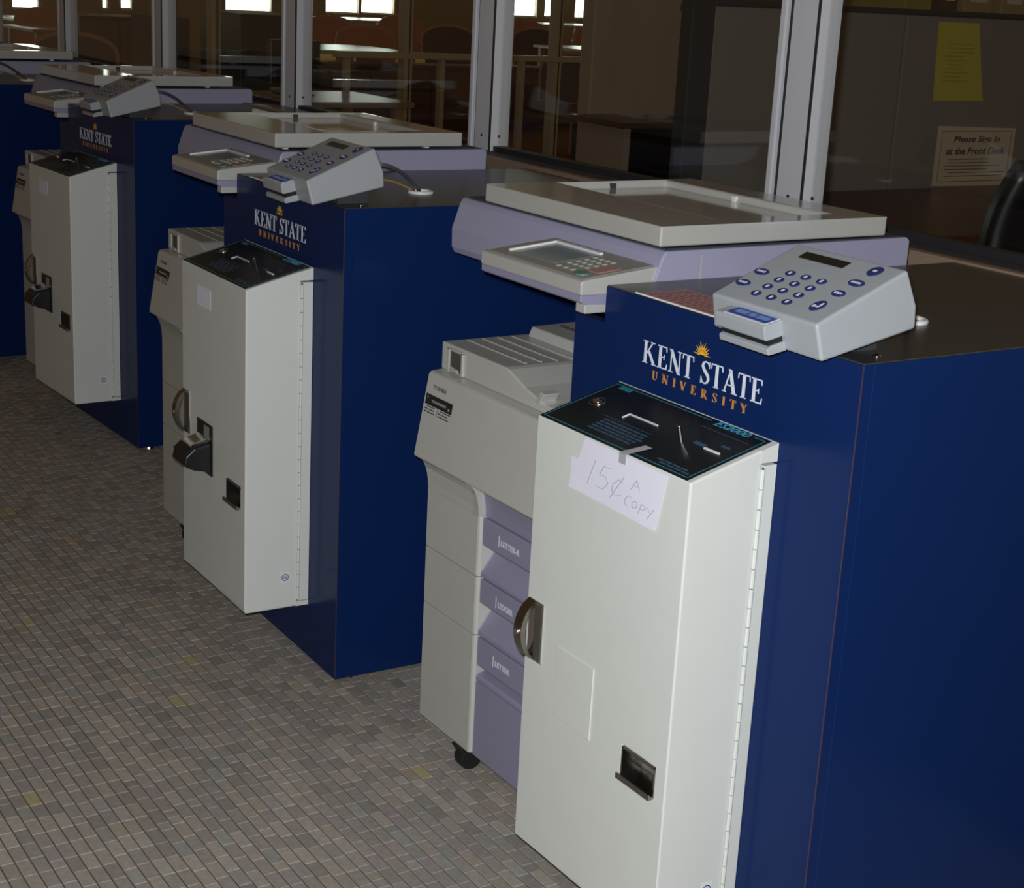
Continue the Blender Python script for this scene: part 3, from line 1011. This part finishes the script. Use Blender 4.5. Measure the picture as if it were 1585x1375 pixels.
    # lid with document recess
    x0, x1, y0, y1, zl, zt = -1.080, -.549, .085, .574, 1.088, 1.1205
    rx0, rx1, ry0, ry1, zr = -1.068, -.605, .238, .492, 1.1065
    vs_ = [(x0, y0, zl), (x1, y0, zl), (x1, y1, zl), (x0, y1, zl), (x0, y0, zt), (x1, y0, zt), (x1, y1, zt), (x0, y1, zt),
           (rx0, ry0, zt), (rx1, ry0, zt), (rx1, ry1, zt), (rx0, ry1, zt), (rx0 + .004, ry0 + .012, zr), (rx1 - .006, ry0 + .012, zr), (rx1 - .006, ry1 - .004, zr), (rx0 + .004, ry1 - .004, zr)]
    fs = [(0, 3, 2, 1), (0, 1, 5, 4), (1, 2, 6, 5), (2, 3, 7, 6), (3, 0, 4, 7), (12, 13, 14, 15)]
    for i in range(4):
        j = (i + 1) % 4
        fs += [(4 + i, 4 + j, 8 + j, 8 + i), (8 + i, 8 + j, 12 + j, 12 + i)]
    ld = build('platen_lid', G().add(vs_, fs), LIDM, t, bevel=0.0035, seg=3)
    sub('lid_clip', G().box(rx0 + .0005, rx0 + .006, .355, .368, zr, zt - .004), DKTRIM, ld, t)
    sub('lid_clip', G().box(-.86, -.85, ry1 - .006, ry1 - .001, zr, zt - .003), WHITE, ld, t)
    for x in (-1.04, -.60):
        for y in (.13, .50):
            sub('lid_foot', G().box(x - .008, x + .008, y - .006, y + .006, 1.0795, 1.089), WHITE, ld, t)
    # control panel
    px0, px1 = -.874, -.573
    cp = build('control_panel', G().prism([(-.044, 1.0135), (-.044, 1.034), (-.040, 1.0372), (.112, 1.0535), (.112, 1.010)], 'x', px0, px1), LIDM, t, bevel=0.003)
    sub('panel_underside', G().prism([(-.043, 1.0135), (-.043, 1.003), (-.035, .999), (.094, .986), (.112, 1.012)], 'x', px0 + .001, px1 - .001), LAV, cp, t, bevel=0.002)
    tl = math.atan2(.0163, .152)
    def TP(p):
        return (px0 + p[0], -.040 + math.cos(tl) * p[1] - math.sin(tl) * p[2], 1.0374 + math.sin(tl) * p[1] + math.cos(tl) * p[2])
    sub('panel_overlay', G().box(.010, .291, .006, .142, 0, .0008, TP), PANELT, cp, t)
    sub('touch_screen', G().box(.046, .172, .030, .118, .0008, .0014, TP), SCREEN, cp, t)
    sub('screen_rim', G().box(.040, .046, .026, .126, .0008, .005, TP).box(.046, .176, .118, .126, .0008, .005, TP), WHITE, cp, t, bevel=0.001)
    for r in range(4):
        for c in range(4):
            sub('key', G().prism([(.186 + c * .0165 + .0058 * math.cos(k * math.pi / 5), .052 + r * .017 + .0055 * math.sin(k * math.pi / 5)) for k in range(10)], 'z', .0008, .0032, TP), KEYC, cp, t)
    for c in range(3):
        sub('key', G().prism([(.190 + c * .020 + .006 * math.cos(k * math.pi / 5), .028 + .0055 * math.sin(k * math.pi / 5)) for k in range(10)], 'z', .0008, .0032, TP), KEYC, cp, t)
    sub('stop_pad', G().box(.252, .282, .040, .085, .0008, .0022, TP), STOPRED, cp, t, bevel=0.0008)
    sub('start_key', G().prism([(.264 + .015 * math.cos(k * math.pi / 8), .022 + .012 * math.sin(k * math.pi / 8)) for k in range(16)], 'z', .0008, .004, TP), STARTG, cp, t)
    sub('panel_bracket', G().box(-.600, -.574, -.034, .090, .984, .999), LIDM, cp, t, bevel=0.002)
    # castors
    for x, y in ((-1.08, .09), (-.975, .040), (-.66, .09), (-1.08, .56), (-.66, .56)):
        cs_ = build('castor', G().cyl((x - .014, y, .024), 'x', .024, .028, 18), RUBBER, t, bevel=0.002)
        sub('castor_fork', G().prism([(y - .030, .052), (y + .030, .052), (y + .014, .022), (y - .010, .018)], 'x', x - .017, x + .017), RUBBER, cs_, t, bevel=0.002)
    return t


# ---- coin box
def make_box():
    xm, zm = (BX0 + BX1) / 2, ZB
    t = thing('coin_box', (xm, -D / 2, ZB))
    # body with a recessed coin return in the front face
    hx0, hx1, hz0, hz1 = -.246, -.166, .371, .417
    sl = (ZK - ZF) / D
    vs_ = [(BX0, -D, ZB), (BX1, -D, ZB), (BX1, -D, ZF), (BX0, -D, ZF), (hx0, -D, hz0), (hx1, -D, hz0), (hx1, -D, hz1), (hx0, -D, hz1),
           (hx0, -D + .04, hz0), (hx1, -D + .04, hz0), (hx1, -D + .04, hz1), (hx0, -D + .04, hz1),
           (BX0, -.027, ZB), (BX1, -.027, ZB), (BX1, -.027, ZF + sl * (D - .027)), (BX0, -.027, ZF + sl * (D - .027))]
    fs = [(0, 1, 5, 4), (1, 2, 6, 5), (2, 3, 7, 6), (3, 0, 4, 7), (4, 5, 9, 8), (5, 6, 10, 9), (6, 7, 11, 10), (7, 4, 8, 11), (8, 9, 10, 11),
          (0, 12, 13, 1), (1, 13, 14, 2), (2, 14, 15, 3), (3, 15, 12, 0), (12, 15, 14, 13)]
    build('door_shell', G().add(vs_, fs), PAINT, t, bevel=0.003, seg=3)
    zc = .859
    build('back_frame', G().box(BX0 + .001, BX1 + .0008, -.0235, -.0003, ZB + .012, zc - .002), PAINT, t, bevel=0.001)
    build('cap_flange', G().prism([(-.030, zc + .002), (-.030, ZF + sl * (D - .030) - .0005), (-.0004, ZK - .0005), (-.0004, zc + .002)], 'x', BX0, BX1 + .0004), PAINT, t)
    build('sole_flange', G().box(BX0 + .001, BX1 + .0004, -.030, -.0003, ZB, ZB + .0105), PAINT, t)
    hg = build('hinge_pin', G().cyl((BX1 + .001, -.0255, ZB + .016), 'z', .0016, zc - ZB - .020, 8), DARKIN, t)
    nk = 24
    zz0, zz1 = ZB + .016, zc - .006
    for k in range(nk):
        a = zz0 + (zz1 - zz0) * k / nk
        sub('hinge_knuckle', G().cyl((BX1 + .001, -.0255, a + .0006), 'z', .0034, (zz1 - zz0) / nk - .0014, 8), PAINT, hg, t)
    # sloping faceplate, local a along X from BX0, b up the slope
    an = math.atan(sl)
    def TF(p):
        return (BX0 + p[0], -D + math.cos(an) * p[1] - math.sin(an) * p[2], ZF + math.sin(an) * p[1] + math.cos(an) * p[2])
    Lx, Ly = BX1 - BX0, math.hypot(D, ZK - ZF)
    fp = build('faceplate', G().box(.0025, Lx - .010, .0012, Ly - .0045, 0, .0012, TF), FACE, t, bevel=0.0004, seg=1)
    g_ = G()
    i0, i1, j0, j1 = .007, Lx - .015, .006, Ly - .010
    for a in ((i0, i1, j0, j0 + .0016), (i0, i0 + .0016, j0, j1), (i1 - .0016, i1, j0, j1), (i0, .24, j1 - .0016, j1), (.333, i1, j1 - .0016, j1)):
        g_.box(a[0], a[1], a[2], a[3], .0012, .0014, TF)
    sub('border_print', g_, TEAL, fp, t)
    g_ = G()
    add_text(g_, 'ES2000', .074, lambda p: TF((p[0] + .2515, p[1] + .1365, p[2] + .0012)), height=.0125, shear=0.35, bold=0.0)
    sub('model_lettering', g_, CYAN, fp, t)
    g_ = G()
    g_.box(.024, .052, .134, .146, .0012, .0014, TF)
    sub('logo_print', g_, TEAL, fp, t)
    g_ = G()
    r_ = random.Random(11)
    for k in range(5):
        b = .051 - k * .0075
        x = .100
        while x < .200:
            L = r_.uniform(.008, .020)
            g_.box(x, x + L, b, b + .0038, .0012, .0014, TF)
            x += L + .003
    for k in range(2):
        x = .275 + k * .01
        for q in range(4):
            g_.box(x, x + .014, .018 - k * .006, .0215 - k * .006, .0012, .0014, TF)
            x += .017
    g_.box(.085, .205, .0605, .0615, .0012, .0014, TF).box(.24, .345, .1235, .1245, .0012, .0014, TF).box(.275, .300, .080, .088, .0012, .0014, TF).box(.318, .336, .096, .101, .0012, .0014, TF)
    sub('instruction_print', g_, DULLP, fp, t)['kind'] = 'stuff'
    bt = sub('release_button', G().dome((.0405, .0835, .0012), .0085, .006, T=TF), CHROME, fp, t, smooth=True)
    sub('button_ring', G().torus((.0405, .0835, .0016), .0125, .0022, T=TF), DCHROME, fp, t, smooth=True)
    sub('display_rim', G().box(.1205, .1895, .0835, .0858, .0012, .0032, TF).box(.1200, .1222, .071, .0858, .0012, .0032, TF), WHITE, fp, t)
    sub('display', G().box(.1222, .1885, .0712, .0835, .0012, .0016, TF), LCD, fp, t)
    sub('coin_lever', G().cyl((.258, .0735, .0), 'z', .0035, .026, 12, T=TF), CHROME, fp, t, bevel=0.001)
    sub('coin_slot', G().box(.304, .337, .0765, .0805, .0012, .0034, TF), WHITE, fp, t, bevel=0.0006)
    # latch handle
    hd = build('latch_housing', G().box(-.506, -.467, -D - .0025, -D, .456, .556), CHROME, t, bevel=0.001)
    sub('latch_recess', G().box(-.488, -.470, -D - .0032, -D - .0024, .461, .551), DARKIN, hd, t)
    pts_o, pts_i = [], []
    for i in range(13):
        a = i / 12
        z = .4565 + .099 * a
        bulge = .026 * math.sin(math.pi * min(max(a * 1.04 - .02, 0), 1)) ** .55
        pts_o.append((-D - .003 - bulge, z))
        pts_i.append((-D - .002 - max(0, bulge - .006) * .9, z))
    g_ = G()
    for i in range(12):
        g_.prism([pts_o[i], pts_o[i + 1], pts_i[i + 1], pts_i[i]], 'x', -.507, -.486)
    sub('latch_paddle', g_, DCHROME, hd, t)
    sub('latch_lock', G().cyl((-.4965, -D - .0275, .506), (0, -1, 0), .005, .004, 12), CHROME, hd, t)
    # coin return
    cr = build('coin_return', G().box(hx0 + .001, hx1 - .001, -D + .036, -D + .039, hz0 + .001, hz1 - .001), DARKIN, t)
    g_ = G()
    g_.box(hx0, hx0 + .003, -D - .0012, -D + .035, hz0, hz1).box(hx1 - .003, hx1, -D - .0012, -D + .035, hz0, hz1).box(hx0, hx1, -D - .0012, -D + .035, hz1 - .003, hz1)
    sub('return_frame', g_, DCHROME, cr, t)
    sub('return_lip', G().prism([(-D + .034, hz0), (-D - .010, hz0 - .003), (-D - .010, hz0 + .006), (-D - .007, hz0 + .006), (-D - .006, hz0 + .002), (-D + .034, hz0 + .004)], 'x', hx0, hx1), DCHROME, cr, t, bevel=0.0006)
    # round approval sticker on the side, square sticker on the front
    st = build('approval_sticker', G().box(BX1 + .0001, BX1 + .0005, -.066, -.046, .196, .222), WHITE, t)
    def TS(p):
        return (BX1 + .0005 + p[2], -.056 + p[0], .209 + p[1])
    g_ = G()
    ring = [(.0075 * math.cos(k * math.pi / 10), .0075 * math.sin(k * math.pi / 10)) for k in range(21)]
    g_.stroke(ring, .0016, TS).stroke([(-.003, .004), (-.003, -.001), (-.001, -.003), (.001, -.001), (.001, .004)], .0013, TS).stroke([(.003, .001), (.003, -.005), (.006, -.005)], .0013, TS)
    sub('sticker_print', g_, LABELB, st, t)
    build('square_sticker', G().box(-.420, -.340, -D - .0006, -D - .0001, .7655, .8095), PAPER, t)
    return t


def add_cover_plate(t):
    build('blank_cover_plate', G().box(-.4235, -.327, -D - .002, -D, .388, .505), PAINT, t, bevel=0.0008)


def add_bill_acceptor(t):
    bz = build('bill_acceptor', G().box(-.418, -.327, -D - .003, -D, .394, .510), BLACK, t, bevel=0.001)
    sn = G().prism([(-D - .002, .470), (-D - .040, .462), (-D - .060, .445), (-D - .064, .425), (-D - .040, .412), (-D - .012, .406), (-D - .002, .396)], 'x', -.412, -.333)
    sub('bill_mouth', sn, BLACK, bz, t, bevel=0.003)
    sub('bill_lip', G().prism([(-D - .004, .4705), (-D - .040, .4625), (-D - .061, .4455), (-D - .061, .4490), (-D - .040, .4670), (-D - .004, .4750)], 'x', -.409, -.337), BLACK, bz, t)
    sub('bill_tongue', G().prism([(-D - .004, .4755), (-D - .046, .4640), (-D - .046, .4660), (-D - .004, .4785)], 'x', -.405, -.350), CHROME, bz, t, bevel=0.0006)
    sub('bill_sticker', G().box(-.374, -.344, -D - .0036, -D - .003, .474, .504), KEYC, bz, t)


# ---- card reader
RX, RY, RZ, RYAW, RPIT = -0.0074, -0.0669, 1.036, -0.0298, 0.2129
RW, RL, RHF, RHB = 0.2227, 0.1588, 0.0496, 0.0800


def TR(p):
    u, v, h = p
    vv = v * math.cos(RPIT) - h * math.sin(RPIT)
    hh = v * math.sin(RPIT) + h * math.cos(RPIT)
    c, s = math.cos(RYAW), math.sin(RYAW)
    return (RX + c * u - s * vv, RY + s * u + c * vv, RZ + hh)


def make_reader():
    t = thing('card_reader', (-0.118, 0.03, H))
    w, l, e = RW, RL, .0037
    of = -.0013
    vs_ = [(-w, 0, 0), (0, 0, 0), (0, l, 0), (-w, l, 0), (-w + e, of, RHF), (-e, of, RHF), (-e, l - .0046, RHB), (-w + e, l - .0046, RHB),
           (-w, l + .004, .030), (0, l + .004, .030)]
    fs = [(0, 3, 2, 1), (4, 5, 6, 7), (0, 1, 5, 4), (1, 2, 9, 6, 5), (2, 3, 8, 9), (9, 8, 7, 6), (3, 0, 4, 7, 8)]
    build('body', G().add(vs_, fs, TR), RGREY, t, bevel=0.004, seg=3)
    sl = math.atan2(RHB - RHF, l - .0046 - of)
    def TT(p):      # on the sloping top: u, distance v, height
        v = p[1]
        return TR((p[0], v - math.sin(sl) * p[2], RHF + (v - of) * math.tan(sl) + math.cos(sl) * p[2]))
    dsp = build('display_window', G().box(-.184, -.095, .123, .139, .0001, .0010, TT), LCD, t)
    ov = lambda u, v, a, b, n=14: [(u + a * math.cos(2 * math.pi * k / n), v + b * math.sin(2 * math.pi * k / n)) for k in range(n)]
    for r in range(4):
        for c in range(3):
            u, v = -.1537 + c * .0315, .0243 + r * .0198
            k_ = build('button', G().prism(ov(u, v, .0088, .0063), 'z', 0, .0018, TT), NAVY, t, bevel=0.0005, seg=1)
            sub('button_print', G().box(u - .002, u + .002, v - .0030, v + .0030, .0018, .0020, TT), LEG, k_, t)
    for u, v, a, b, kind in ((-.1988, .0382, .0140, .0075, 0), (-.1988, .0711, .0140, .0075, 0), (-.0412, .0344, .0105, .0130, 1), (-.0418, .0694, .0115, .0075, 0), (-.0410, .0994, .0140, .0078, 0), (-.0423, .133, .0110, .0120, 2)):
        k_ = build('button', G().prism(ov(u, v, a, b, 18), 'z', 0, .0018, TT), NAVY, t, bevel=0.0005, seg=1)
        g_ = G()
        TT2 = lambda p, u=u, v=v: TT((u + p[0], v + p[1], .0018 + p[2]))
        if kind == 1:
            g_.stroke([(.004, .007), (.004, -.003), (-.005, -.003)], .0030, TT2, .0002)
            g_.prism([(-.004, -.007), (-.004, .001), (-.008, -.003)], 'z', 0, .0002, TT2)
        elif kind == 2:
            g_.box(-.003, .003, -.002, .002, 0, .0002, TT2)
        else:
            for q in range(4):
                g_.box(-a * .6 + q * a * .32, -a * .6 + q * a * .32 + a * .2, -.0022, .0022, 0, .0002, TT2)
        sub('button_print', g_, LEG, k_, t)
    # card slot housing at the front
    build('card_slot_housing', G().prism([(.002, .0415), (-.027, .0415), (-.0300, .0385), (-.0300, .0215), (-.0270, .0195), (-.001, .0195), (.002, .0195)], 'x', -.176, -.0725, TR), RGREY, t, bevel=0.0015)
    build('card_slot_housing', G().prism([(.002, .0125), (-.020, .0125), (-.0290, .0100), (-.0290, .0015), (-.0260, 0.0005), (.002, -.0005)], 'x', -.172, -.0700, TR), RGREY, t, bevel=0.0015)
    build('card_slot', G().box(-.170, -.0740, -.0240, .001, .012, .020, TR), BLACK, t)
    lb = build('slot_label', G().box(-.1600, -.0760, -.0265, -.0010, .0415, .0421, TR), WHITE, t)
    sub('label_field', G().box(-.1590, -.0772, -.0235, -.0018, .0421, .0424, TR), LABELB, lb, t)
    g_ = G()
    r_ = random.Random(2)
    for a, n_ in ((-.150, 5), (-.123, 3), (-.106, 5)):
        for q in range(n_):
            x = a + q * .0046
            g_.box(x, x + .0036, -.0170, -.0075, .0424, .0426, TR)
    sub('label_print', g_, LABELP, lb, t)
    # wedge mount on the cabinet top
    zb = lambda y: RZ + (y - RY) * math.tan(RPIT) - .002
    build('wedge_mount', G().prism([(.012, H + .0002), (.080, H + .0002), (.080, zb(.080)), (.012, zb(.012))], 'x', -.185, -.060), DKTRIM, t)
    # cords down to the grommet
    P0, P1, P2, P3 = Vector((-.035, .088, 1.112)), Vector((-.055, .150, 1.105)), Vector((-.150, .225, 1.060)), Vector((-.180, .262, H + .006))
    bez = lambda a, b, c, d, n: [a * (1 - s) ** 3 + b * 3 * s * (1 - s) ** 2 + c * 3 * s * s * (1 - s) + d * s ** 3 for s in [i / n for i in range(n + 1)]]
    build('cord', G().tube(bez(P0, P1, P2, P3, 12), .0042), GREYC, t, smooth=True)
    Q0, Q1, Q2, Q3 = Vector((-.10, .090, 1.068)), Vector((-.13, .16, 1.075)), Vector((-.165, .20, 1.055)), Vector((-.192, .256, H + .005))
    build('cord', G().tube(bez(Q0, Q1, Q2, Q3, 12), .0028), YELC, t, smooth=True)
    return t


WHERE = ['nearest of the row, at right', 'second from the right', 'third from the right, in dim light', 'farthest, at the left edge']
cab0, cop0, box0, rea0 = make_cabinet(), make_copier(), make_box(), make_reader()
cabs = [cab0] + [copy_tree(cab0) for _ in range(3)]
cops = [cop0] + [copy_tree(cop0) for _ in range(3)]
boxes = [box0] + [copy_tree(box0) for _ in range(2)]
reads = [rea0] + [copy_tree(rea0) for _ in range(3)]
add_cover_plate(box0)
add_bill_acceptor(boxes[1])
b3 = [c for c in kids(boxes[1]) if c.name.startswith('bill_acceptor')][0]
copy_tree(b3, boxes[2])
for i in range(4):
    place(cabs[i], UNITS[i]); place(cops[i], UNITS[i]); place(reads[i], UNITS[i])
    tag(cabs[i], 'royal blue cabinet with white lettering, ' + WHERE[i], 'cabinet', 'blue cabinets in the row')
    tag(cops[i], 'beige and lavender photocopier with flat lid, ' + WHERE[i], 'photocopier', 'photocopiers in the row')
    tag(reads[i], 'grey card reader with navy buttons, ' + WHERE[i], 'card reader', 'card readers on the cabinets')
BL = ['off-white metal coin box with a paper price sign taped on it, nearest of the row', 'off-white metal coin box with black bill slot, second from the right', 'off-white metal coin box with black bill slot, smallest and farthest at left']
for i in range(3):
    place(boxes[i], UNITS[i])
    tag(boxes[i], BL[i], 'coin box', 'coin boxes on the cabinets')
tag(cabs[3], 'dark blue cabinet at the left edge of the photo, farthest of the row')

# ---- handwritten price sign on the nearest coin box
ps = thing('price_sign', (-.30, -D, .76), 'white paper with a pencilled price taped to the nearest coin box', 'sign')
vsx, fsx = [], []
TLc, TRc, BRc, BLc = (-.386, .8462), (-.190, .8440), (-.208, .759), (-.421, .762)
n = 8
for j in range(n + 1):
    for i in range(n + 1):
        a, b = i / n, j / n
        x = (TLc[0] * (1 - a) + TRc[0] * a) * (1 - b) + (BLc[0] * (1 - a) + BRc[0] * a) * b
        z = (TLc[1] * (1 - a) + TRc[1] * a) * (1 - b) + (BLc[1] * (1 - a) + BRc[1] * a) * b
        y = -D - .0012 - .003 * b * b * abs(a - .35)
        vsx.append((x, y, z))
for j in range(n):
    for i in range(n):
        q = j * (n + 1) + i
        fsx.append((q, q + 1, q + n + 2, q + n + 1))
sheet = build('sheet', G().add(vsx, fsx), PAPER, ps)
md = sheet.modifiers.new('thick', 'SOLIDIFY'); md.thickness = 0.0004; md.offset = 1


def TW_(p):          # sheet coordinates a, b in 0..1 from the top left
    a, b = p[0], p[1]
    x = (TLc[0] * (1 - a) + TRc[0] * a) * (1 - b) + (BLc[0] * (1 - a) + BRc[0] * a) * b
    z = (TLc[1] * (1 - a) + TRc[1] * a) * (1 - b) + (BLc[1] * (1 - a) + BRc[1] * a) * b
    y = -D - .0012 - .003 * b * b * abs(a - .35)
    return (x, y - .0009 - p[2], z)


hw = G()
S_ = lambda pts: hw.stroke(pts, .010, TW_, .0002)
S_([(.20, .30), (.19, .78)])
S_([(.40, .32), (.31, .34), (.29, .52), (.36, .50), (.41, .60), (.37, .74), (.28, .74)])
S_([(.57, .46), (.51, .44), (.46, .56), (.47, .70), (.52, .74), (.58, .68)])
S_([(.56, .34), (.47, .82)])
S_([(.66, .50), (.70, .30), (.76, .48)]); S_([(.68, .42), (.74, .41)])
S_([(.70, .64), (.66, .62), (.63, .70), (.64, .80), (.68, .80)])
S_([(.74, .66), (.71, .72), (.73, .80), (.77, .76), (.76, .67), (.74, .66)])
S_([(.80, .84), (.81, .66), (.86, .68), (.85, .74), (.81, .75)])
S_([(.88, .66), (.91, .74)]); S_([(.95, .64), (.90, .86)])
build('handwriting', hw, INK, ps)
an = math.atan((ZK - ZF) / D)
g = G().box(-.300, -.284, -D - .0036, -D - .0032, ZF - .014, ZF + .001)
g.add([(-.300, -D - .0034, ZF + .0012), (-.284, -D - .0034, ZF + .0012), (-.268, -D + .030, ZF + .0012 + .030 * math.tan(an) + .002), (-.284, -D + .030, ZF + .0012 + .030 * math.tan(an) + .002)], [(0, 1, 2, 3)])
build('tape', g, TAPE, ps)

# ---- instruction cards lying on the front edge of the cabinet tops
for i, wh in ((0, 'under the nearest card reader'), (1, 'under the second card reader')):
    ic = thing('instruction_card', (-.37, .05, H), 'salmon printed card on a blue cabinet top, ' + wh, 'card', 'instruction cards on the cabinets')
    build('card', G().box(-.493, -.240, .004, .100, H + .0003, H + .0010), SALMON, ic)
    build('card_edge', G().box(-.493, -.240, .0012, .0042, H + .0003, H + .0026), WHITE, ic)
    g = G()
    r_ = random.Random(8 + i)
    for k in range(7):
        x = -.480
        while x < -.26:
            L = r_.uniform(.010, .028)
            g.box(x, min(x + L, -.25), .014 + k * .0115, .020 + k * .0115, H + .0010, H + .0013)
            x += L + .004
    build('print', g, REDINK, ic)
    place(ic, UNITS[i])

# tidy helper properties
for o in bpy.data.objects:
    if '_base' in o:
        del o['_base']
